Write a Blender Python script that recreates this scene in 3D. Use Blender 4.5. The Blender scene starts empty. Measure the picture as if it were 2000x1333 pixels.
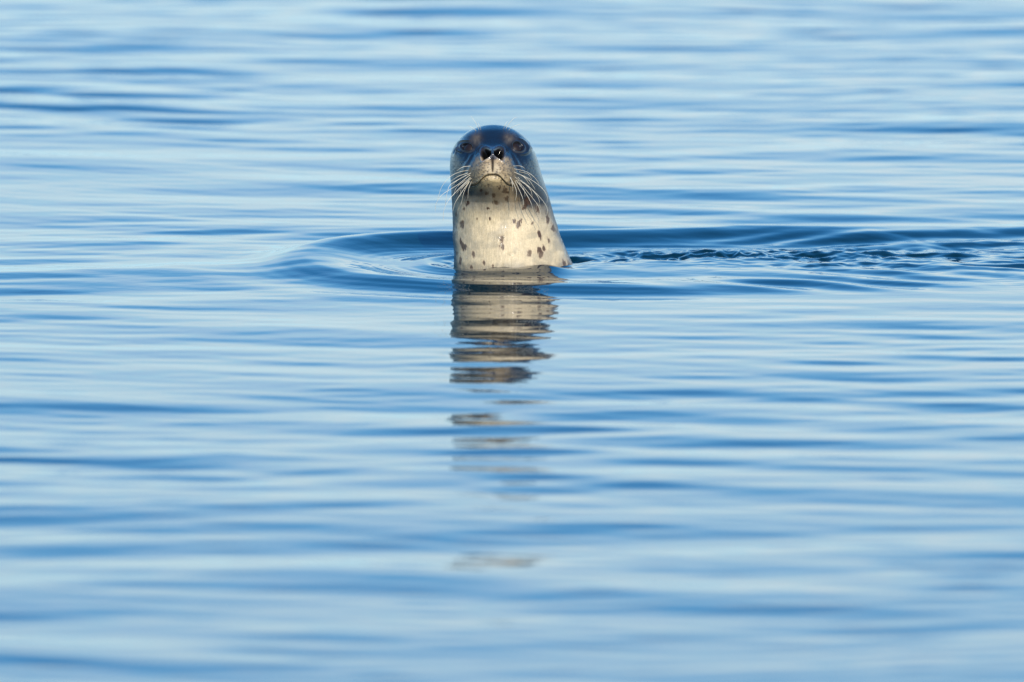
import bpy, math, random
import numpy as np
from mathutils import Vector, Matrix
from mathutils.bvhtree import BVHTree

random.seed(7)
sc = bpy.context.scene
COL = sc.collection

# ------------------------------------------------------------------ camera, sky, sun
S = 800.0                        # photograph pixels (2000 wide) per metre at the seal
PITCH = math.radians(6.3)        # how steeply the camera looks down at the seal
DIST = 40.0
SIN, COS = math.sin(PITCH), math.cos(PITCH)
TGT = Vector((0.0, -0.11, 0.0))

cam_d = bpy.data.cameras.new('camera')
cam = bpy.data.objects.new('camera', cam_d)
COL.objects.link(cam)
cam.location = TGT + DIST * Vector((0.0, -COS, SIN))
cam.rotation_euler = (math.pi / 2 - PITCH - math.atan(142 / S / DIST), 0, 0)
cam_d.sensor_width = 36.0
cam_d.lens = 36.0 * DIST / (2000 / S)
cam_d.clip_start, cam_d.clip_end = 0.1, 20000
cam_d.dof.use_dof = True
cam_d.dof.focus_distance = DIST - 0.03
cam_d.dof.aperture_fstop = 3.7
sc.camera = cam

SUN_EL, SUN_AZ = 34.0, 166.0     # azimuth clockwise from +Y: behind the camera, a little to its right
world = bpy.data.worlds.new('World')
sc.world = world
world.use_nodes = True
nt = world.node_tree
sky = nt.nodes.new('ShaderNodeTexSky')
sky.sky_type = 'NISHITA'
sky.sun_disc = False
sky.sun_elevation = math.radians(SUN_EL)
sky.sun_rotation = math.radians(SUN_AZ)
sky.air_density = 1.0
sky.dust_density = 0.1
sky.ozone_density = 3.0
hsv = nt.nodes.new('ShaderNodeHueSaturation')
hsv.inputs['Saturation'].default_value = 1.1
tint = nt.nodes.new('ShaderNodeMix')
tint.data_type = 'RGBA'
tint.blend_type = 'MULTIPLY'
tint.inputs['Factor'].default_value = 1.0
tint.inputs['B'].default_value = (0.37, 1.13, 1.50, 1)
nt.links.new(sky.outputs[0], hsv.inputs['Color'])
nt.links.new(hsv.outputs[0], tint.inputs['A'])
bg = nt.nodes['Background']
# pale sea haze low over the horizon, all the way round
wtc = nt.nodes.new('ShaderNodeTexCoord')
sep = nt.nodes.new('ShaderNodeSeparateXYZ')
zmx = nt.nodes.new('ShaderNodeMath')
zmx.operation = 'MAXIMUM'
zmx.inputs[1].default_value = 0.0
zdv = nt.nodes.new('ShaderNodeMath')
zdv.operation = 'DIVIDE'
zdv.inputs[1].default_value = 0.20
zpw = nt.nodes.new('ShaderNodeMath')
zpw.operation = 'POWER'
zpw.inputs[1].default_value = 2.6
zml = nt.nodes.new('ShaderNodeMath')
zml.operation = 'MULTIPLY'
zml.inputs[1].default_value = -1.0
cmap = nt.nodes.new('ShaderNodeMapping')
cmap.inputs['Scale'].default_value = (2.0, 2.0, 14.0)
cnz = nt.nodes.new('ShaderNodeTexNoise')
cnz.inputs['Scale'].default_value = 2.2
cnz.inputs['Detail'].default_value = 4.0
crm = nt.nodes.new('ShaderNodeMapRange')
crm.interpolation_type = 'SMOOTHSTEP'
crm.inputs[1].default_value, crm.inputs[2].default_value = 0.40, 0.68
chz = nt.nodes.new('ShaderNodeMix')
chz.data_type = 'RGBA'
chz.inputs['A'].default_value = (4.3, 6.85, 8.0, 1)
chz.inputs['B'].default_value = (6.2, 7.25, 7.8, 1)
zex = nt.nodes.new('ShaderNodeMath')
zex.operation = 'EXPONENT'
hz = nt.nodes.new('ShaderNodeMix')
hz.data_type = 'RGBA'
nt.links.new(wtc.outputs['Generated'], sep.inputs[0])
nt.links.new(sep.outputs['Z'], zmx.inputs[0])
nt.links.new(zmx.outputs[0], zdv.inputs[0])
nt.links.new(zdv.outputs[0], zpw.inputs[0])
nt.links.new(zpw.outputs[0], zml.inputs[0])
nt.links.new(wtc.outputs['Generated'], cmap.inputs[0])
nt.links.new(cmap.outputs[0], cnz.inputs['Vector'])
nt.links.new(cnz.outputs['Fac'], crm.inputs[0])
nt.links.new(crm.outputs[0], chz.inputs['Factor'])
nt.links.new(chz.outputs['Result'], hz.inputs['B'])
nt.links.new(zml.outputs[0], zex.inputs[0])
nt.links.new(zex.outputs[0], hz.inputs['Factor'])
nt.links.new(tint.outputs['Result'], hz.inputs['A'])
nt.links.new(hz.outputs['Result'], bg.inputs[0])
bg.inputs[1].default_value = 0.128

sun_d = bpy.data.lights.new('sun', 'SUN')
sun_d.energy = 4.2
sun_d.angle = math.radians(0.53)
sun_d.color = (1.0, 0.90, 0.75)
sun = bpy.data.objects.new('sun', sun_d)
COL.objects.link(sun)
az, el = math.radians(SUN_AZ), math.radians(SUN_EL)
to_sun = Vector((math.sin(az) * math.cos(el), math.cos(az) * math.cos(el), math.sin(el)))
sun.rotation_euler = to_sun.to_track_quat('Z', 'Y').to_euler()
sun.location = (6, -10, 12)

vs = sc.view_settings
vs.view_transform = 'Standard'
vs.look = 'None'
vs.exposure = 0.35
vs.gamma = 1.0
vs.use_curve_mapping = False
sc.cycles.use_denoising = True
sc.cycles.max_bounces = 6


# ------------------------------------------------------------------ helpers
def sstep(a, b, x):
    t = np.clip((x - a) / (b - a), 0, 1)
    return t * t * (3 - 2 * t)


def vnoise(x, y, seed=0):
    """value noise on arrays, 0..1"""
    xi, yi = np.floor(x), np.floor(y)
    fx, fy = x - xi, y - yi
    fx = fx * fx * fx * (fx * (fx * 6 - 15) + 10)
    fy = fy * fy * fy * (fy * (fy * 6 - 15) + 10)
    xi, yi = xi.astype(np.int64), yi.astype(np.int64)

    def h(a, b):
        n = (a * 374761393 + b * 668265263 + seed * 2147001325) & 0xFFFFFFFF
        n = ((n ^ (n >> 13)) * 1274126177) & 0xFFFFFFFF
        n = n ^ (n >> 16)
        return (n & 0xFFFF) / 65535.0
    a, b, c, d = h(xi, yi), h(xi + 1, yi), h(xi, yi + 1), h(xi + 1, yi + 1)
    return (a * (1 - fx) + b * fx) * (1 - fy) + (c * (1 - fx) + d * fx) * fy


def fbm(x, y, seed=0, oct=4):
    r, a, t = 0, 1.0, 0
    for i in range(oct):
        r = r + a * vnoise(x * 2 ** i + 13.7 * i, y * 2 ** i - 7.1 * i, seed + i)
        t += a
        a *= 0.5
    return r / t


def pchip(xs, ys, x):
    xs, ys = np.array(xs, float), np.array(ys, float)
    h = np.diff(xs)
    d = np.diff(ys) / h
    m = np.zeros_like(ys)
    m[0], m[-1] = d[0], d[-1]
    for i in range(1, len(xs) - 1):
        if d[i - 1] * d[i] > 0:
            w1, w2 = 2 * h[i] + h[i - 1], h[i] + 2 * h[i - 1]
            m[i] = (w1 + w2) / (w1 / d[i - 1] + w2 / d[i])
    k = np.clip(np.searchsorted(xs, x) - 1, 0, len(xs) - 2)
    t = np.clip((x - xs[k]) / h[k], 0, 1)
    return ((1 + 2 * t) * (1 - t) ** 2 * ys[k] + t * (1 - t) ** 2 * h[k] * m[k]
            + t * t * (3 - 2 * t) * ys[k + 1] + t * t * (t - 1) * h[k] * m[k + 1])


def grid_mesh(name, P, closed=False):
    """P: rows x cols x 3 -> quad mesh, smooth"""
    r, c = P.shape[:2]
    me = bpy.data.meshes.new(name)
    me.vertices.add(r * c)
    me.vertices.foreach_set('co', P.reshape(-1).astype(np.float32))
    idx = np.arange(r * c).reshape(r, c)
    if closed:
        nx = np.roll(idx, -1, axis=1)
        q = np.stack([idx[:-1], idx[1:], nx[1:], nx[:-1]], -1).reshape(-1, 4)
    else:
        q = np.stack([idx[:-1, :-1], idx[:-1, 1:], idx[1:, 1:], idx[1:, :-1]], -1).reshape(-1, 4)
    n = len(q)
    me.loops.add(n * 4)
    me.loops.foreach_set('vertex_index', q.reshape(-1).astype(np.int32))
    me.polygons.add(n)
    me.polygons.foreach_set('loop_start', np.arange(0, n * 4, 4, dtype=np.int32))
    me.polygons.foreach_set('use_smooth', np.ones(n, dtype=bool))
    me.update(calc_edges=True)
    return me


def link(name, me, mat=None, parent=None):
    o = bpy.data.objects.new(name, me)
    COL.objects.link(o)
    if mat:
        me.materials.append(mat)
    if parent:
        o.parent = parent
    return o


def new_mat(name):
    m = bpy.data.materials.new(name)
    m.use_nodes = True
    return m, m.node_tree, m.node_tree.nodes['Principled BSDF']


# ------------------------------------------------------------------ water
def axis(knots):
    """knots: list of (start, end, step)"""
    out = []
    for a, b, s in knots:
        n = max(1, int(round((b - a) / s)))
        out.append(np.linspace(a, b, n, endpoint=False))
    out.append(np.array([knots[-1][1]]))
    return np.concatenate(out)


def far_axis(start, end, n):
    return np.geomspace(start, end, n)


gx = np.concatenate([-far_axis(3.2, 6000, 60)[::-1], axis([(-3.2, -1.7, 0.016), (-1.7, -0.75, 0.010), (-0.75, 1.3, 0.0045), (1.3, 3.2, 0.011)])[1:-1],
                     far_axis(3.2, 6000, 60)])
gy = np.concatenate([-far_axis(8.6, 6000, 60)[::-1], axis([(-8.6, -1.0, 0.02), (-1.0, 1.2, 0.0065), (1.2, 11.0, 0.02)])[1:-1],
                     far_axis(11.0, 6000, 60)])
X, Y = np.meshgrid(gx.astype(np.float32), gy.astype(np.float32))
rng = np.random.default_rng(21)

# distance beyond the finely meshed part: short waves fade out there
outx = np.maximum(np.maximum(-3.2 - gx, gx - 3.2), 0)[None, :]
outy = np.maximum(np.maximum(-8.6 - gy, gy - 11.0), 0)[:, None]
out = np.maximum(outx, outy)
near = (1 - sstep(0.0, 2.0, out)).astype(np.float32)

# large slow swaying of the line directions so that no band runs ruler straight
WX = X + 0.10 * (fbm(X * 0.7, Y * 0.7, 3, 2) - 0.5).astype(np.float32)
WY = Y + 0.30 * (fbm(X * 0.55 + 9, Y * 0.4, 4, 2) - 0.5).astype(np.float32)

H = np.zeros_like(X)
patch1 = (0.05 + 1.9 * fbm(X * 0.5, Y * 0.33, 11, 2)).astype(np.float32)
patch2 = (0.10 + 2.6 * fbm(X * 0.8 + 5, Y * 0.45, 12, 3) ** 2).astype(np.float32)
NW = 64
for i in range(NW):
    lam = 0.16 * (2.3 / 0.16) ** ((i + rng.random()) / NW)
    ang = rng.normal(0.0, 0.34) + 0.05
    if rng.random() < 0.15:
        ang += rng.normal(0, 0.5)
    k = 2 * math.pi / lam
    wgt = math.exp(-(math.log(lam / 0.41) / 0.75) ** 2)
    slope = 0.0042 * wgt + 0.0010
    amp = slope * 1.41 / k
    ph = rng.random() * 2 * math.pi
    w = np.sin(k * (WX * math.sin(ang) + WY * math.cos(ang)) + ph).astype(np.float32)
    H += amp * w * (patch2 if lam < 0.45 else patch1)

for i in range(26):
    lam = 0.085 * (0.24 / 0.085) ** ((i + rng.random()) / 26)
    ang = rng.normal(0.0, 0.30) + 0.05
    k = 2 * math.pi / lam
    ph = rng.random() * 2 * math.pi
    if i % 3 == 0:
        p3 = (2.2 * sstep(0.42, 0.75, fbm(X * 0.9 + i, Y * 0.5 - i, 13 + i, 3)) + 1.3 * sstep(1.2, 4.0, np.abs(Y))).astype(np.float32)
    H += (0.0026 * 1.41 / k) * np.sin(k * (WX * math.sin(ang) + WY * math.cos(ang)) + ph).astype(np.float32) * p3 * near
calm = 1 - 0.55 * np.exp(-((X - 0.25) ** 2 / 0.9 ** 2 + Y ** 2 / 0.65 ** 2)) - 0.40 * np.exp(-(X ** 2 + (Y + 0.05) ** 2) / 0.2 ** 2)
H = (H * calm).astype(np.float32)
# ---- bow ring thrown up round the seal, trailing off to the right as a wake
XS = X - 0.0
rx = np.where(XS < 0, XS, 0)
spread = 1.0 + (0.16 + 0.18 * sstep(-0.1, 0.3, Y)) * np.maximum(XS, 0)
yy = Y / spread
wob = (0.06 + 0.16 * sstep(0.3, 1.0, X)) * (fbm(X * 2.0 + 3, Y * 1.6, 31, 4) - 0.5)
rho = np.sqrt(rx ** 2 + yy ** 2) + wob * sstep(0.0, 0.5, XS)
side = sstep(-0.2, 0.3, Y)                      # 1 behind the seal, 0 in front
R0 = 0.50 + 0.02 * side
taper = 1 - (0.95 - 0.30 * side) * sstep(0.10, 0.85 + 1.0 * side, XS)
ridgeA = (0.0135 + 0.0130 * side) * taper * near * (1 + 0.35 * np.exp(-((X + 0.30) / 0.2) ** 2))
dr = rho - R0
ridge = np.exp(-(dr / np.where(dr < 0, 0.115, 0.085)) ** 2)
H += (ridgeA * ridge).astype(np.float32)
H -= (0.006 * taper * near * np.exp(-((dr + 0.25) / 0.13) ** 2)).astype(np.float32)
H += (0.0010 * taper * near * np.cos(2 * math.pi * (dr - 0.33) / 0.27) * np.exp(-((dr - 0.33) / 0.22) ** 2)).astype(np.float32)
# capillary lines riding on both faces of the ring
cap = np.sin(2 * math.pi * rho / 0.05 + 4 * fbm(X * 3, Y * 3, 41, 2)) * np.exp(-((dr - 0.05) / 0.13) ** 2)
H += (0.00022 * cap * (0.3 + 0.9 * fbm(X * 4, Y * 4, 42, 2)) * near * taper).astype(np.float32)
cap2 = np.sin(2 * math.pi * (rho + 0.16 * X) / 0.026 + 7 * fbm(X * 4, Y * 4, 43, 2)) * np.exp(-((rho - 0.30) / 0.09) ** 2)
H += (0.00042 * cap2 * sstep(0.1, -0.1, XS) * (0.2 + 1.2 * fbm(X * 5 + 3, Y * 5, 44, 2))).astype(np.float32)
# short steep waves running out in front of the throat
H += (0.0017 * np.sin(2 * math.pi * (rho + 0.05 * X + 0.05 * fbm(X * 3, Y * 3, 47, 2)) / 0.19 + 0.6) * np.exp(-((Y + 0.52) / 0.34) ** 2 - ((X - 0.05) / 0.55) ** 2)).astype(np.float32)
# inner ring close to the body
rin = np.sqrt((X - 0.02) ** 2 + (Y - 0.02) ** 2)
H += (0.0042 * np.exp(-((rin - 0.235) / 0.035) ** 2) * sstep(0.15, -0.1, XS)).astype(np.float32)
H += (0.0007 * np.sin(2 * math.pi * rin / 0.05 + 6 * fbm(X * 6, Y * 6, 46, 2)) * np.exp(-((rin - 0.2) / 0.08) ** 2) * sstep(0.12, -0.1, XS)).astype(np.float32)

# ---- broken water of the wake, right of the seal
wake = (0.35 + 1.1 * sstep(0.38, 0.6, fbm(X * 2.2, Y * 4.0 + 2, 54, 2))) * sstep(0.10, 0.16, XS) * (1 - sstep(0.65, 1.35, XS)) * np.exp(-((Y - 0.12 - 0.03 * XS) / (0.13 + 0.10 * np.maximum(XS, 0))) ** 2) * near
n1 = fbm(X * 8 + 4, Y * 9.5, 51, 3) - 0.5
n2 = 0.5 - np.abs(fbm(X * 17, Y * 15 + 3, 52, 3) - 0.5) * 2
n3 = 0.5 - np.abs(fbm(X * 34, Y * 30 + 3, 53, 2) - 0.5) * 2
H += (wake * ((0.024 + 0.022 * sstep(0.5, 0.2, XS)) * n1 + 0.009 * n2 + 0.0024 * n3)).astype(np.float32)
# slanting wavelets shed along both arms of the wake
for (x0, y0, lx, ly, lam, ang, A) in [(0.76, -0.44, 0.28, 0.13, 0.17, 0.62, 0.0065), (1.0, -0.12, 0.35, 0.2, 0.20, 0.75, 0.0034),
                                      (0.80, 0.47, 0.40, 0.12, 0.13, -0.50, 0.0018), (1.25, 0.45, 0.5, 0.25, 0.17, -0.32, 0.0030),
                                      (0.45, 0.33, 0.35, 0.10, 0.06, -0.06, 0.0007), (1.3, 0.0, 0.5, 0.3, 0.12, 0.25, 0.0024),
                                      (1.0, 0.16, 0.5, 0.06, 0.15, -0.12, 0.0050)]:
    env = np.exp(-((X - x0) / lx) ** 2 - ((Y - y0) / ly) ** 2)
    bend = 0.9 * (fbm(X * 2.5 + x0, Y * 2.5, 61, 2) - 0.5)
    H += (A * env * np.sin(2 * math.pi * ((X * math.sin(ang) + Y * math.cos(ang)) / lam + bend))).astype(np.float32)
# fine ripple over the whole right-hand wake
fine = (0.25 + 1.5 * sstep(0.40, 0.62, fbm(X * 1.3 + 8, Y * 2.6, 73, 3))) * sstep(0.1, 0.5, XS) * (1 - sstep(1.6, 2.8, XS)) * np.exp(-((Y - 0.12) / 0.55) ** 2) * near
H += (fine * (0.0085 * (fbm(X * 6 + 3 * Y, Y * 8 - 0.8 * X, 71, 3) - 0.5) + 0.0030 * (fbm(X * 14 + 4 * Y, Y * 20, 72, 2) - 0.5))).astype(np.float32)
# edge of the water round the neck: a thin raised lip and broken little ripples
sb = np.sqrt(((X - 0.004) / 0.146) ** 2 + ((Y - 0.03) / 0.141) ** 2)
lap = fbm(X * 22, Y * 22, 81, 3)
H += (0.0055 * np.exp(-((sb - 1.0) / 0.05) ** 2) * (-0.15 + 1.3 * lap)).astype(np.float32)
H += (0.0045 * np.exp(-((sb - 1.12) / 0.16) ** 2) * (fbm(X * 30 + 7, Y * 26, 82, 3) - 0.5)).astype(np.float32)
H -= (0.0045 * np.exp(-((sb - 0.9) / 0.35) ** 2)).astype(np.float32)
# water heaped against the throat
H += (0.0125 * np.exp(-((X - 0.025) / 0.10) ** 4 - ((Y + 0.135) / 0.085) ** 2) * (0.85 + 0.3 * fbm(X * 12, Y * 14, 48, 2)) - 0.0055 * np.exp(-((sb - 0.9) / 0.35) ** 2)).astype(np.float32)
H += (0.006 * np.exp(-((X - 0.075) / 0.04) ** 2 - ((Y + 0.13) / 0.03) ** 2)).astype(np.float32)

i0, j0 = np.argmin(abs(gy + 0.11)), np.argmin(abs(gx + 0.03))
print('water at throat', H[i0, j0 - 20:j0 + 30:8])
P = np.stack([X, Y, H * (1 - sstep(0.0, 1.6, out))], -1)
me = grid_mesh('water', P)
opa = me.attributes.new('open_water', 'FLOAT', 'POINT')
opa.data.foreach_set('value', np.broadcast_to(sstep(0.0, 1.6, out), X.shape).reshape(-1).astype(np.float32))

wm, wt, wp = new_mat('sea_water')
wp.inputs['Base Color'].default_value = (0.001, 0.015, 0.024, 1)
wp.inputs['Roughness'].default_value = 0.03
wp.inputs['IOR'].default_value = 1.333
wp.inputs['Specular IOR Level'].default_value = 0.5
tc = wt.nodes.new('ShaderNodeTexCoord')
mp = wt.nodes.new('ShaderNodeMapping')
mp.inputs['Scale'].default_value = (2.2, 3.4, 1)
nz = wt.nodes.new('ShaderNodeTexNoise')
nz.inputs['Scale'].default_value = 3.0
nz.inputs['Detail'].default_value = 3.0
bp = wt.nodes.new('ShaderNodeBump')
bp.inputs['Strength'].default_value = 0.06
bp.inputs['Distance'].default_value = 0.02
wt.links.new(tc.outputs['Object'], mp.inputs[0])
wt.links.new(mp.outputs[0], nz.inputs['Vector'])
wt.links.new(nz.outputs['Fac'], bp.inputs['Height'])
oa = wt.nodes.new('ShaderNodeAttribute')
oa.attribute_name = 'open_water'
mp2 = wt.nodes.new('ShaderNodeMapping')
mp2.inputs['Scale'].default_value = (0.9, 2.4, 1)
nz2 = wt.nodes.new('ShaderNodeTexNoise')
nz2.inputs['Scale'].default_value = 1.0
nz2.inputs['Detail'].default_value = 2.0
b2 = wt.nodes.new('ShaderNodeBump')
b2.inputs['Distance'].default_value = 0.030
wt.links.new(tc.outputs['Object'], mp2.inputs[0])
wt.links.new(mp2.outputs[0], nz2.inputs['Vector'])
wt.links.new(nz2.outputs['Fac'], b2.inputs['Height'])
wt.links.new(oa.outputs['Fac'], b2.inputs['Strength'])
wt.links.new(bp.outputs[0], b2.inputs['Normal'])
wt.links.new(b2.outputs[0], wp.inputs['Normal'])
water = link('water', me, wm)
water['kind'] = 'structure'

# ------------------------------------------------------------------ seal
# Sculpted in a frame leaning with the neck: u right, v up, w forward, all in photograph pixels (1/800 m) from (1000, 525)
FY0 = 963.0
yk = [243, 246, 250, 260, 270, 280, 290, 300, 310, 325, 340, 360, 380, 400, 420, 440, 460, 480, 500, 515, 525, 545, 580, 640, 720, 820]
lk = [963, 939, 927, 908, 898, 889, 884, 880.5, 879, 878, 878.5, 880, 881, 882, 883, 884, 884, 885, 886, 886, 886.5, 887, 888, 890, 894, 900]
rk = [963, 988, 1000, 1017, 1028, 1036, 1042, 1046, 1049.5, 1053.5, 1058, 1064.5, 1071, 1077, 1082.5, 1088.5, 1095, 1102.5, 1111.5, 1119, 1124, 1132, 1140, 1158, 1180, 1200]
pk_y = [243, 247, 255, 265, 280, 300, 330, 360, 385, 410, 440, 480, 525, 600, 820]
pk = [-60, -34, -8, 10, 28, 42, 50, 52, 46, 42, 46, 60, 76, 96, 120]
bk_y = [243, 250, 270, 300, 350, 400, 525, 700, 820]
bk = [-60, -92, -122, -140, -146, -142, -150, -175, -190]
rows = np.concatenate([243 + 27 * np.linspace(0.02, 1, 60, endpoint=False) ** 2, np.arange(270, 395, 0.62), np.arange(395, 540, 1.3),
                       np.arange(540, 820, 6.0)])
ss = lambda y: np.sqrt(np.asarray(y, float) - 243 + 1e-9)
Lr, Rr = pchip(ss(yk), lk, ss(rows)), pchip(ss(yk), rk, ss(rows))
Pr, Br = pchip(ss(pk_y), pk, ss(rows)), pchip(ss(bk_y), bk, ss(rows))


def smooth_tail(a, i0, it=60):
    a = a.copy()
    for _ in range(it):
        b = a.copy()
        b[1:-1] = 0.25 * a[:-2] + 0.5 * a[1:-1] + 0.25 * a[2:]
        a[i0:-1] = b[i0:-1]
    return a


Lr, Rr, Pr, Br = [smooth_tail(a, 70) for a in (Lr, Rr, Pr, Br)]
phi = np.concatenate([np.linspace(-math.pi / 2, math.pi / 2, 460, endpoint=False), np.linspace(math.pi / 2, 3 * math.pi / 2, 120, endpoint=False)])
# finer towards the middle of the face
front = phi < math.pi / 2
phi = np.where(front, phi - 0.17 * np.sin(2 * phi), phi)
cx, ha = ((Lr + Rr) / 2)[:, None], ((Rr - Lr) / 2)[:, None]
cw = (Br + 0.45 * (Pr - Br))[:, None]
sn, cs = np.sin(phi)[None, :], np.cos(phi)[None, :]
px = cx + ha * np.sign(sn) * np.abs(sn) ** 0.97
pw = cw + np.where(cs > 0, (Pr[:, None] - cw), (cw - Br[:, None])) * np.sign(cs) * np.abs(cs) ** 0.94
py = np.repeat(rows[:, None], len(phi), 1)
fm = sstep(0.05, 0.45, np.broadcast_to(cs, px.shape))       # front mask

# muzzle
MX = 962.0
ay = [200, 258, 270, 280, 288, 295, 302, 310, 325, 338, 347, 356, 365, 375, 386, 400, 420, 445, 900]
aa = [0, 0, 4, 12, 24, 40, 51, 56, 60, 60, 58, 55, 49, 38, 25, 12.5, 4, 0, 0]
wy = [200, 270, 288, 300, 312, 325, 340, 355, 368, 385, 420, 900]
ww = [20, 22, 25, 31, 37, 43, 49, 51, 49, 48, 60, 60]
amp = pchip(ay, aa, rows)[:, None]
hw = pchip(wy, ww, rows)[:, None]
q = np.abs(px - MX) / hw
pw = pw + fm * amp * np.exp(-q ** 2.7)
# brow ridges, hollows beside the bridge, cheeks
G = lambda x0, y0, sx, sy: np.exp(-((px - x0) / sx) ** 2 - ((py - y0) / sy) ** 2)
pw = pw + fm * (6 * (G(925, 264, 17, 9) + G(1001, 263, 17, 9)) - 7 * (G(934, 286, 9, 10) + G(990, 286, 9, 10))
                + 5 * (G(905, 325, 18, 22) + G(1022, 325, 18, 22)))
# whisker pads and lip line
pw = pw + fm * (8 * (G(938, 331, 19, 15) + G(986, 331, 19, 15)) + 4 * (G(933, 350, 13, 9) + G(991, 350, 13, 9)))
lx = [900, 912, 920, 928, 934, 939, 945, 951, 956, 961, 967, 972, 976, 981, 985, 989, 994, 1000, 1008, 1020]
ly = [366, 366, 364.6, 363, 359, 354, 348, 344.5, 343.2, 343, 343.2, 344, 346, 351, 355.5, 359.5, 363, 364.6, 366, 366]
ym = pchip(lx, ly, px)
lipspan = sstep(914, 922, px) * sstep(1008, 999, px)
dlip = py - ym
lip_w = 1.1
pw = pw - fm * lipspan * (4.5 * np.exp(-(dlip / lip_w) ** 2) + 2.5 * sstep(-1, 3, dlip) * np.exp(-np.maximum(dlip, 0) / 14))
pw = pw + fm * lipspan * 3.0 * np.exp(-((dlip + 4) / 3.2) ** 2)
pw = pw + fm * 5 * G(962, 353, 15, 8)
# philtrum
pw = pw - fm * 5.5 * np.exp(-((px - MX) / 1.5) ** 2) * sstep(306, 314, py) * sstep(338, 331, py)
# throat folds
pw = pw - fm * 0.5 * np.exp(-((py - 398 + 0.0016 * (px - 962) ** 2) / 4.5) ** 2)

# detail pushed along the skin's own normal
Pw = np.stack([px, -py, pw], -1)


def grid_normals(P):
    du = np.roll(P, -1, 1) - np.roll(P, 1, 1)
    dv = np.gradient(P, axis=0)
    n = np.cross(dv, du)
    n /= np.linalg.norm(n, axis=-1, keepdims=True) + 1e-9
    return n


N = grid_normals(Pw)
if N[200, 230, 2] < 0:
    N = -N
N0 = N.copy()
d = np.zeros_like(px)


def rot(x, y, x0, y0, a):
    c, s = math.cos(a), math.sin(a)
    return (x - x0) * c + (y - y0) * s, -(x - x0) * s + (y - y0) * c


EYES = [(911.5, 287, 11.8, 7.4, 0.12), (1012.0, 285.5, 11.6, 8.6, 0.42)]
eye_mask = np.zeros_like(px)
eye_rim = np.zeros_like(px)
eye_ring = np.zeros_like(px)
for (ex, ey, ea, eb, ang) in EYES:
    a, b = rot(px, py, ex, ey, ang)
    r = np.sqrt((a / ea) ** 2 + (b / eb) ** 2) + 0.05 * np.sign(a * (962 - ex)) * (np.abs(a) / ea) ** 2
    m = sstep(1.0, 0.80, r) * fm
    d += -6.5 * m - 2.5 * np.exp(-((r - 1.0) / 1.1) ** 2) * fm * (1 - m) + 2.3 * np.exp(-((r - 1.13) / 0.16) ** 2) * fm
    d += 3.0 * np.exp(-((r - 1.72) / 0.24) ** 2) * fm * sstep(-0.2, 0.6, (ex - 962) / 50 * a / ea - 0.3 * b / eb)
    eye_mask = np.maximum(eye_mask, m)
    eye_rim = np.maximum(eye_rim, np.exp(-((r - 1.0) / 0.12) ** 2) * fm)
    eye_ring = np.maximum(eye_ring, np.exp(-((r - 1.30) / 0.16) ** 2) * fm)

nos = np.zeros_like(px)
nos_rim = np.zeros_like(px)
for sgn, nx0, ny0 in ((-1, 948.0, 303.5), (1, 976.0, 303.0)):
    a, b = rot(px, py, nx0, ny0, sgn * -0.42)
    a = a * sgn                                        # + is the outer side
    b2 = b / 13.6
    hwid = 10.6 * np.clip(1 - 0.50 * np.clip(b2, -1, 1) - 0.10, 0.2, 2)
    r = np.sqrt((a / hwid) ** 2 + b2 ** 2)
    m = sstep(1.02, 0.72, r) * fm
    d += -18.0 * m + 2.4 * np.exp(-((r - 1.15) / 0.17) ** 2) * fm
    nos = np.maximum(nos, m)
    nos_rim = np.maximum(nos_rim, np.exp(-((r - 1.16) / 0.16) ** 2) * fm)
# ear slits
fm2 = (np.broadcast_to(cs, px.shape) > -0.2)
ear = np.zeros_like(px)
for x0, y0, an in ((1039.5, 285, -0.28), (887.0, 292, 0.30)):
    a, b = rot(px, py, x0, y0, an)
    m = np.exp(-(a / 2.0) ** 2 - (b / 8.5) ** 2) * fm2
    d += -4.5 * m + 2.2 * np.exp(-((a - (-3.8 if x0 > 962 else 3.8)) / 2.2) ** 2 - (b / 9.5) ** 2) * fm2
    ear = np.maximum(ear, m)
# loose skin wrinkles beside the nose, faint lumps over the coat
wr = np.sin((np.abs(px - MX) - 0.55 * (py - 300)) / 2.1 + 2.5 * vnoise(px / 14, py / 14, 5))
d += 1.0 * wr * fm * np.exp(-((np.abs(px - MX) - 44 - 0.35 * (py - 310)) / 10) ** 2) * sstep(292, 305, py) * sstep(350, 332, py)
d += 0.9 * (fbm(px / 16, py / 22, 8, 3) - 0.5) * sstep(380, 400, py) * 2
d += 0.30 * (fbm(px / 2.2 + 0.2 * py / 12, py / 15, 19, 3) - 0.5) * sstep(385, 405, py) * 2 * fm
d += 0.35 * (fbm(px / 3.0, py / 3.0, 9, 2) - 0.5) * fm * sstep(300, 312, py) * sstep(376, 366, py) * 2
Pw = Pw + N * d[..., None]

# beads of water on the throat
wet = np.zeros_like(px)
for (x0, y0, ra, rb) in [(975, 464, 3.2, 4.2), (979, 476, 2.6, 5.5), (984, 463, 2.6, 2.4), (996, 497, 3.2, 2.8), (1006, 496, 1.5, 1.3), (911, 505, 1.5, 1.2), (973, 471, 1.6, 1.6), (939, 317, 1.3, 1.2), (945, 319, 1.5, 1.1), (950, 320.5, 1.3, 1.2), (956, 321, 1.2, 1.2),
                         (969, 320, 1.2, 1.2), (976, 318.5, 1.4, 1.1), (982, 317, 1.2, 1.1), (949, 347.5, 1.6, 0.9), (955, 345.6, 1.5, 0.9), (968, 345.6, 1.5, 0.9),
                         (962, 322, 0.9, 1.3), (934, 324, 1.1, 1.0), (988, 322, 1.1, 1.0)]:
    bl = np.exp(-((px - x0) / ra) ** 2 - ((py - y0) / rb) ** 2)
    Pw[..., 2] += min(2.2, 0.8 * ra) * bl * fm
    wet = np.maximum(wet, sstep(0.15, 0.5, bl))
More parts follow.
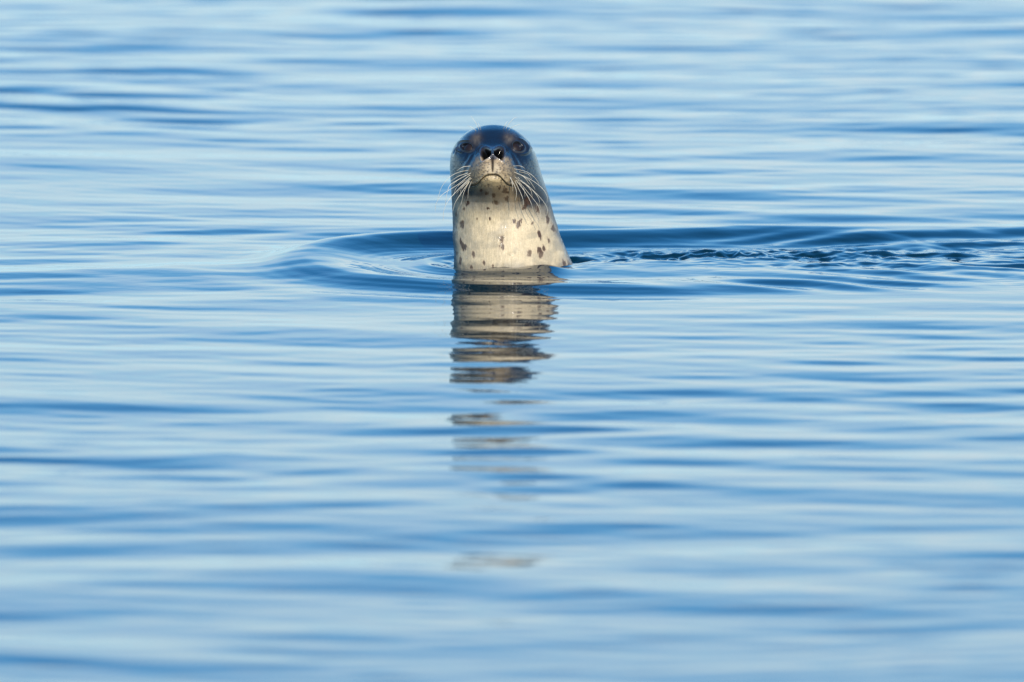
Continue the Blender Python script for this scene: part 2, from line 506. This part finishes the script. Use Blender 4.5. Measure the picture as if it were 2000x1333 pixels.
# -------- coat pattern (fur colours, plus the chin's shade painted onto the throat)
n_big = fbm(px / 15, py / 19, 15, 4) - 0.5
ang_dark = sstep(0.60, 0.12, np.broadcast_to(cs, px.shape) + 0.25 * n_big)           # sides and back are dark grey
n_big = fbm(px / 15, py / 19, 15, 4) - 0.5
n_sm = fbm(px / 4.5, py / 6.5, 16, 3) - 0.5
hwc = pchip([200, 300, 312, 325, 340, 355, 370, 386, 1000], [20, 29, 35, 41, 45, 47, 47, 52, 120], rows)[:, None]
q2 = np.abs(px - MX) / hwc + 0.35 * n_sm
inm = sstep(1.12, 0.88, q2) * sstep(303, 312, py + 6 * n_sm)            # muzzle
cheek_y = np.where(px > MX, 398, 378) + 26 * n_big + 0.22 * (np.abs(px - MX) - 40)
str_ = fbm(px / 1.7 + 0.25 * py / 12, py / 15, 19, 3) - 0.5
mot = fbm(px / 26 + 3, py / 20, 18, 3)
below = sstep(-16, 26, py - cheek_y)
pale = np.maximum(inm, below)
col_dark = np.array([0.006, 0.009, 0.015])
col_cheek = np.array([0.022, 0.024, 0.028])
col_pale = np.array([0.56, 0.44, 0.262])
col_muz = np.array([0.31, 0.222, 0.122])
C = np.zeros(px.shape + (3,)) + col_dark
mix = lambda C, c, t: C * (1 - t[..., None]) + np.asarray(c) * t[..., None]
C = mix(C, col_cheek, sstep(300, 340, py + 20 * n_big))
C = mix(C, col_pale * (0.92 + 0.25 * n_big[..., None] + 0.2 * n_sm[..., None] + 0.24 * str_[..., None]), below)
C = mix(C, col_muz * (1.08 + 0.6 * n_sm[..., None]) * (1 - 0.50 * sstep(0.55, 1.0, np.abs(px - MX) / hwc))[..., None], inm * (1 - below * sstep(360, 380, py)))
# golden lips and lower jaw
C = mix(C, [0.52, 0.385, 0.20], 0.85 * fm * G(962, 354, 30, 11))
C = mix(C, [0.44, 0.345, 0.21], 0.6 * fm * (G(955, 333, 8, 12) + G(969, 333, 8, 12)).clip(0, 1))
# smoky patches under the jaw, chin's shade painted down the throat, grey neck side
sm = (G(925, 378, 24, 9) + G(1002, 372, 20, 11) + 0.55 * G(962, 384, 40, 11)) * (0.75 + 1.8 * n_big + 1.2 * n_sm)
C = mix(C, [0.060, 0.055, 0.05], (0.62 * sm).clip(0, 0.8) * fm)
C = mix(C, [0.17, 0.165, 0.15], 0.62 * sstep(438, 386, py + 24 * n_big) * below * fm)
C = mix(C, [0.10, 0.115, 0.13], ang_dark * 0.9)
C = mix(C, [0.16, 0.16, 0.155], 0.6 * fm * sstep(1030, 1062, px + 14 * n_big) * sstep(470, 380, py) * below)
C = mix(C, [0.30, 0.25, 0.165], 0.55 * sstep(0.48, 0.72, mot) * below * fm)
# damp edge just above the water
C = mix(C, [0.20, 0.165, 0.11], 0.55 * sstep(510, 521, py + 10 * (vnoise(px / 9, py / 30, 77) - 0.5)) * fm)
# spots
SPOTS = [(902, 440, 4.5, 9, .1), (900, 474, 4.5, 9, -.2), (906, 483, 5, 8, -.3), (924, 497, 3.5, 7, .0), (899, 508, 2.4, 9, .0), (946, 514, 3.5, 4.5, 0),
         (980, 468, 4, 7, .1), (981, 483, 5.5, 8, .2), (1004, 433, 3.5, 4.5, .3), (1013, 437, 5, 10, .45), (1030, 394, 6, 12, .35), (1025, 404, 5, 9, .4),
         (1050, 408, 4, 9, -.2), (1069, 424, 4, 12, -.1), (1081, 446, 4, 8, -.4), (1053, 460, 3.6, 9, -.15), (1034, 493, 4.5, 8, .0),
         (1054, 490, 5.5, 8, -.3), (1057, 498, 4, 7, .1), (1063, 487, 4, 7, -.5), (1103, 516, 4, 8, -.4), (1113, 518, 4, 9, -.4), (913, 398, 4.5, 6, 0),
         (969, 397, 6, 6, 0), (990, 389, 5, 5.5, .2), (950, 379, 4, 5, 0), (964, 383, 4, 4, 0), (932, 428, 2, 3, 0), (957, 428, 2, 3.4, 0), (953, 408, 3, 2.4, 0),
         (920, 523, 3, 4, 0), (963, 520, 2.6, 3, 0), (912, 380, 5, 8, 0), (985, 372, 5, 6, 0), (976, 369, 4, 4, 0), (890, 418, 3, 6, 0), (905, 409, 2, 4, 0),
         (1040, 437, 2, 4, .3), (1072, 470, 2.5, 6, -.3), (989, 376, 4, 3, .5), (940, 373, 3, 3, 0), (1044, 520, 2.4, 3, 0), (891, 495, 2, 5, 0)]
spot = np.zeros_like(px)
srg = random.Random(12)
for (x0, y0, sa, sb, an) in SPOTS:
    st = srg.uniform(0.8, 1.0)
    a, b = rot(px, py, x0, y0, an)
    r = np.sqrt((a / sa) ** 2 + (b / sb) ** 2) + 1.7 * (fbm(px / 2.6 + x0, py / 6.5, 23, 3) - 0.5)
    spot = np.maximum(spot, st * sstep(1.15, 0.55, r))
    C = mix(C, [0.42, 0.30, 0.19], 0.30 * sstep(1.8, 0.9, r) * fm * sstep(425, 435, py))
C = mix(C, [0.050, 0.022, 0.009], 0.97 * spot * fm)
# follicle rows and freckles on the muzzle
frk = random.Random(5)
fr = np.zeros_like(px)
for k in range(210):
    t = frk.random()
    y0 = 316 + 50 * t
    hwk = np.interp(y0, [312, 330, 350, 368], [27, 38, 44, 42])
    s_ = frk.choice((-1, 1))
    x0 = MX + s_ * (5 + (hwk - 5) * frk.random() ** 0.6)
    ra, rb = 1.0 + 1.1 * frk.random(), 0.9 + 0.8 * frk.random()
    sl = (np.abs(px - x0) < 6) & (np.abs(py - y0) < 6)
    fr = np.maximum(fr, np.where(sl, np.exp(-((px - x0) / ra) ** 2 - ((py - y0) / rb) ** 2), 0))
for (x0, y0, ra, rb) in [(970, 337, 2.2, 2.6), (978, 331, 1.6, 1.6), (987, 344, 2, 2), (945, 337, 1.6, 1.6), (925, 348, 2.4, 3), (998, 349, 3, 4), (996, 356, 2.5, 3)]:
    fr = np.maximum(fr, np.exp(-((px - x0) / ra) ** 2 - ((py - y0) / rb) ** 2))
C = mix(C, [0.045, 0.035, 0.028], 0.85 * fr * fm)
# tan brows, eyelid rims, nose leather, ear, lips
brow = (G(928, 269, 10, 9) + 0.6 * G(934, 277, 7, 8) + G(997, 268, 10, 8) + 0.5 * G(990, 275, 6, 7)) * (0.75 + 1.3 * n_sm)
C = mix(C, [0.11, 0.09, 0.068], brow.clip(0, 0.9) * fm)
C = mix(C, [0.035, 0.027, 0.025], 0.45 * fm * (G(922, 266, 18, 11) + G(1003, 265, 18, 11)).clip(0, 1))
C = mix(C, [0.06, 0.052, 0.047], 0.5 * eye_ring * sstep(-6, 8, py - 287))
C = mix(C, [0.022, 0.020, 0.020], 0.35 * eye_ring)
C = mix(C, [0.010, 0.008, 0.008], np.maximum(eye_mask, 0.95 * eye_rim).clip(0, 1))
leather = fm * (sstep(1.15, 0.85, np.sqrt(((px - 962) / 27) ** 2 + ((py - 299.5) / 13.5) ** 2)))
C = mix(C, [0.030, 0.024, 0.022], 0.9 * leather)
phil = fm * np.exp(-((px - MX) / np.interp(py, [300, 312, 320, 338], [5, 4.5, 2.6, 1.2])) ** 2) * sstep(296, 304, py) * sstep(340, 334, py)
C = mix(C, [0.018, 0.013, 0.012], 0.95 * phil)
C = mix(C, [0.22, 0.18, 0.15], 0.65 * nos_rim * sstep(302, 312, py))
C = mix(C, [0.002, 0.0015, 0.0015], sstep(0.0, 0.35, nos))
C = mix(C, [0.030, 0.022, 0.016], fm * lipspan * 0.66 * np.exp(-(dlip / 0.95) ** 2))
C = mix(C, [0.010, 0.010, 0.012], (0.9 * ear).clip(0, 1))
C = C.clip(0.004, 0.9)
gloss = (1 - nos) * np.maximum.reduce([0.8 * leather, 0.9 * nos_rim, 0.9 * eye_rim, 0.8 * np.exp(-((dlip - 2.5) / 1.6) ** 2) * fm * G(962, 345, 20, 20),
                           0.55 * (1 - pale) * sstep(420, 330, py), wet, 0.30 * sstep(0.56, 0.72, fbm(px / 3.0, py / 16, 29, 3)) * below]).clip(0, 1)

# pixels -> metres, leaning frame -> upright seal
V3 = np.stack([(Pw[..., 0] - 1000) / S, -Pw[..., 2] / S, (-Pw[..., 1] + -0.0) / S], -1)
u = (Pw[..., 0] - 1000) / S
v = (525 + Pw[..., 1]) / S
w = Pw[..., 2] / S
OFFW = 0.11 - Pr[np.argmin(abs(rows - 525))] / S            # throat at the waterline lies on the aim point


def to_world(u, v, w):
    w = w + OFFW
    return np.stack([u, -(w * COS) + v * SIN + (-0.11 + 0.11 * COS), v * COS + w * SIN - 0.11 * SIN], -1)


VW = to_world(u, v, w)
seal_me = grid_mesh('seal', VW, closed=True)
top = len(rows) * len(phi)
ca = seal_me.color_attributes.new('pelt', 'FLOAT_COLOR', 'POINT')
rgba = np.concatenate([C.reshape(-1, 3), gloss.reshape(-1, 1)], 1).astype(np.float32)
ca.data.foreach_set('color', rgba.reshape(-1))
sa_ = seal_me.attributes.new('shine', 'FLOAT', 'POINT')
sa_.data.foreach_set('value', ((0.38 - 0.20 * (1 - pale)) * (1 - sstep(0.0, 0.4, nos))).reshape(-1).astype(np.float32))

fm_, ft, fp = new_mat('wet_fur')
at = ft.nodes.new('ShaderNodeAttribute')
at.attribute_name = 'pelt'
tco = ft.nodes.new('ShaderNodeTexCoord')
mpf = ft.nodes.new('ShaderNodeMapping')
mpf.inputs['Scale'].default_value = (900, 900, 110)
nf = ft.nodes.new('ShaderNodeTexNoise')
nf.inputs['Scale'].default_value = 1.0
nf.inputs['Detail'].default_value = 3.0
ft.links.new(tco.outputs['Object'], mpf.inputs[0])
ft.links.new(mpf.outputs[0], nf.inputs['Vector'])
mr = ft.nodes.new('ShaderNodeMapRange')
mr.inputs[1].default_value, mr.inputs[2].default_value = 0.25, 0.75
mr.inputs[3].default_value, mr.inputs[4].default_value = 0.72, 1.22
ft.links.new(nf.outputs['Fac'], mr.inputs[0])
mu = ft.nodes.new('ShaderNodeMix')
mu.data_type = 'RGBA'
mu.blend_type = 'MULTIPLY'
mu.inputs['Factor'].default_value = 1.0
ft.links.new(at.outputs['Color'], mu.inputs['A'])
ft.links.new(mr.outputs[0], mu.inputs['B'])
ft.links.new(mu.outputs['Result'], fp.inputs['Base Color'])
bf = ft.nodes.new('ShaderNodeBump')
bf.inputs['Strength'].default_value = 0.35
bf.inputs['Distance'].default_value = 0.0012
ft.links.new(nf.outputs['Fac'], bf.inputs['Height'])
ft.links.new(bf.outputs[0], fp.inputs['Normal'])
rr = ft.nodes.new('ShaderNodeMapRange')
rr.inputs[3].default_value, rr.inputs[4].default_value = 0.50, 0.20
ft.links.new(at.outputs['Alpha'], rr.inputs[0])
ft.links.new(rr.outputs[0], fp.inputs['Roughness'])
fp.inputs['IOR'].default_value = 1.5
am = ft.nodes.new('ShaderNodeAttribute')
am.attribute_name = 'shine'
ft.links.new(am.outputs['Fac'], fp.inputs['Specular IOR Level'])
fp.inputs['Coat Roughness'].default_value = 0.09
fp.inputs['Coat IOR'].default_value = 1.4
ft.links.new(at.outputs['Alpha'], fp.inputs['Coat Weight'])

seal = link('seal', seal_me, fm_)
seal['label'] = 'spotted seal with dark wet crown and pale throat upright in calm blue water'
seal['category'] = 'seal'

# close the crown with a small cap of the same skin
# (the first ring is under 1 mm wide, at the very top)

# -------- eyes
em, et, ep = new_mat('wet_eye')
ep.inputs['Base Color'].default_value = (0.014, 0.008, 0.007, 1)
ep.inputs['Roughness'].default_value = 0.5
ep.inputs['Specular IOR Level'].default_value = 0.3
ep.inputs['IOR'].default_value = 1.40
fr_i = np.where(front)[0]
for (ex, ey, ea, eb, ang) in EYES:
    ri = np.argmin(abs(rows - ey))
    ci = fr_i[np.argmin(abs(px[ri, fr_i] - ex))]
    n = N0[ri, ci]
    base = np.array([px[ri, ci], -py[ri, ci], pw[ri, ci]])
    R = 16.5
    c = base - n * (R + 0.6)
    th = np.linspace(0, math.pi, 28)[:, None]
    ps = np.linspace(0, 2 * math.pi, 40, endpoint=False)[None, :]
    sp = np.stack([c[0] + R * np.sin(th) * np.cos(ps), c[1] + R * np.cos(th) + 0 * ps, c[2] + R * np.sin(th) * np.sin(ps)], -1)
    o = link('eye', grid_mesh('eye', to_world((sp[..., 0] - 1000) / S, (525 + sp[..., 1]) / S, sp[..., 2] / S), closed=True), em, seal)

# -------- whiskers: each one a tapered hair rooted in the muzzle or over an eye
hm, ht, hp = new_mat('whisker_hair')
hp.inputs['Base Color'].default_value = (0.62, 0.56, 0.43, 1)
hp.inputs['Roughness'].default_value = 0.35
bvh_v = [Vector(p) for p in np.stack([Pw[..., 0], Pw[..., 1], Pw[..., 2]], -1)[::3, ::3].reshape(-1, 3)]
r3, c3 = Pw[::3, ::3].shape[:2]
bvh_f = [(i * c3 + j, (i + 1) * c3 + j, (i + 1) * c3 + (j + 1) % c3, i * c3 + (j + 1) % c3) for i in range(r3 - 1) for j in range(c3)]
bvh = BVHTree.FromPolygons(bvh_v, bvh_f)


def skin_depth(x, y, default=-20.0):
    hit = bvh.ray_cast(Vector((x, -y, 400)), Vector((0, 0, -1)))
    return hit[0].z if hit[0] is not None else default


def bez(pts, n):
    """smooth curve through control polygon (uniform Catmull-Rom)"""
    p = np.array([2 * np.array(pts[0]) - np.array(pts[1])] + [np.array(a) for a in pts] + [2 * np.array(pts[-1]) - np.array(pts[-2])], float)
    outp = []
    m = len(pts) - 1
    for t in np.linspace(0, m - 1e-6, n):
        i = int(t)
        f = t - i
        a, b, c, e = p[i], p[i + 1], p[i + 2], p[i + 3]
        outp.append(0.5 * (2 * b + (c - a) * f + (2 * a - 5 * b + 4 * c - e) * f * f + (3 * b - a - 3 * c + e) * f ** 3))
    return np.array(outp)


def hair(name, pts, r0, r1, lift, mat):
    """pts in photograph pixels; the hair leaves the skin at its first point and stands forward of it by 'lift'"""
    c2 = bez(pts, 16)
    t = np.linspace(0, 1, 16)
    w0 = skin_depth(*pts[0])
    wv = w0 - 1.0 + lift * np.sin(np.minimum(t * 1.25, 1.0) * math.pi / 2) - 0.55 * abs(lift) * np.maximum(t - 0.5, 0) * 2
    for i in range(2, 16):
        wv[i] = max(wv[i], skin_depth(c2[i, 0], c2[i, 1], -999) + 2.5)
    wv[2:-1] = 0.25 * wv[1:-2] + 0.5 * wv[2:-1] + 0.25 * wv[3:]
    c3_ = np.stack([c2[:, 0], -c2[:, 1], wv], -1)
    tan = np.gradient(c3_, axis=0)
    tan /= np.linalg.norm(tan, axis=1, keepdims=True)
    s1 = np.cross(tan, [0, 0, 1.0])
    s1 /= np.linalg.norm(s1, axis=1, keepdims=True) + 1e-9
    s2 = np.cross(tan, s1)
    rad = (r0 + (r1 - r0) * t)[:, None, None]
    a = np.linspace(0, 2 * math.pi, 5, endpoint=False)
    ring = c3_[:, None] + rad * (np.cos(a)[None, :, None] * s1[:, None] + np.sin(a)[None, :, None] * s2[:, None])
    Wd = to_world((ring[..., 0] - 1000) / S, (525 + ring[..., 1]) / S, ring[..., 2] / S)
    return link(name, grid_mesh(name, Wd, closed=True), mat, seal)


Z = lambda pts: [(820 + a / 5.553, 210 + b / 5.553) for a, b in pts]
WHISK = [
    [(525, 685), (430, 705), (330, 755), (240, 860), (192, 1000)],
    [(555, 715), (440, 775), (330, 845), (300, 920), (282, 1010), (280, 1062)],
    [(545, 735), (400, 850), (250, 945), (180, 1040), (165, 1130)],
    [(550, 760), (420, 890), (310, 1015), (262, 1120), (252, 1230)],
    [(548, 790), (455, 925), (385, 1035), (357, 1130)],
    [(545, 795), (480, 920), (448, 1055)],
    [(560, 805), (530, 890), (520, 990)],
    [(500, 740), (400, 800), (340, 860)],
    [(535, 800), (450, 890), (445, 972)],
    [(510, 780), (400, 870), (365, 955)],
    [(550, 640), (470, 650), (400, 690)],
    [(560, 770), (470, 850), (400, 935)],
    [(520, 715), (420, 750), (335, 805)],
    [(1020, 670), (1150, 700), (1240, 760), (1292, 832)],
    [(1020, 705), (1200, 785), (1325, 880), (1378, 965), (1380, 1035)],
    [(1030, 760), (1200, 880), (1320, 1000), (1382, 1100), (1378, 1182)],
    [(1060, 760), (1200, 880), (1285, 985), (1305, 1090)],
    [(1040, 790), (1140, 920), (1205, 1040), (1232, 1140)],
    [(1030, 800), (1085, 915), (1118, 1000), (1125, 1080)],
    [(975, 760), (1028, 855), (1050, 935), (1036, 1010)],
    [(985, 760), (1004, 840), (1008, 912)],
    [(1060, 790), (1180, 935), (1285, 1075), (1318, 1200)],
    [(1090, 790), (1195, 890), (1220, 972)],
    [(1100, 740), (1185, 795), (1250, 892)],
    [(1075, 820), (1130, 900), (1140, 972)],
    [(1075, 700), (1175, 728), (1212, 782)],
    [(1040, 715), (1130, 760), (1190, 840)],
    [(1010, 640), (1090, 640), (1140, 665)],
]
wr_rng = random.Random(3)
for pts in WHISK:
    L = math.dist(pts[0], pts[-1]) / 5.553
    hair('whisker', Z(pts), 0.36 + 0.24 * wr_rng.random(), 0.30, min(26, 8 + 0.28 * L), hm)
BROW = [[(660, 240), (645, 195), (630, 165)], [(640, 240), (600, 160), (553, 92)], [(608, 252), (560, 215), (510, 195)],
        [(908, 232), (925, 185), (952, 148)], [(935, 228), (980, 160), (1020, 118), (1052, 105)], [(965, 246), (1015, 205), (1085, 184)]]
for pts in BROW:
    hair('brow_hair', Z(pts), 0.5, 0.2, 9, hm)
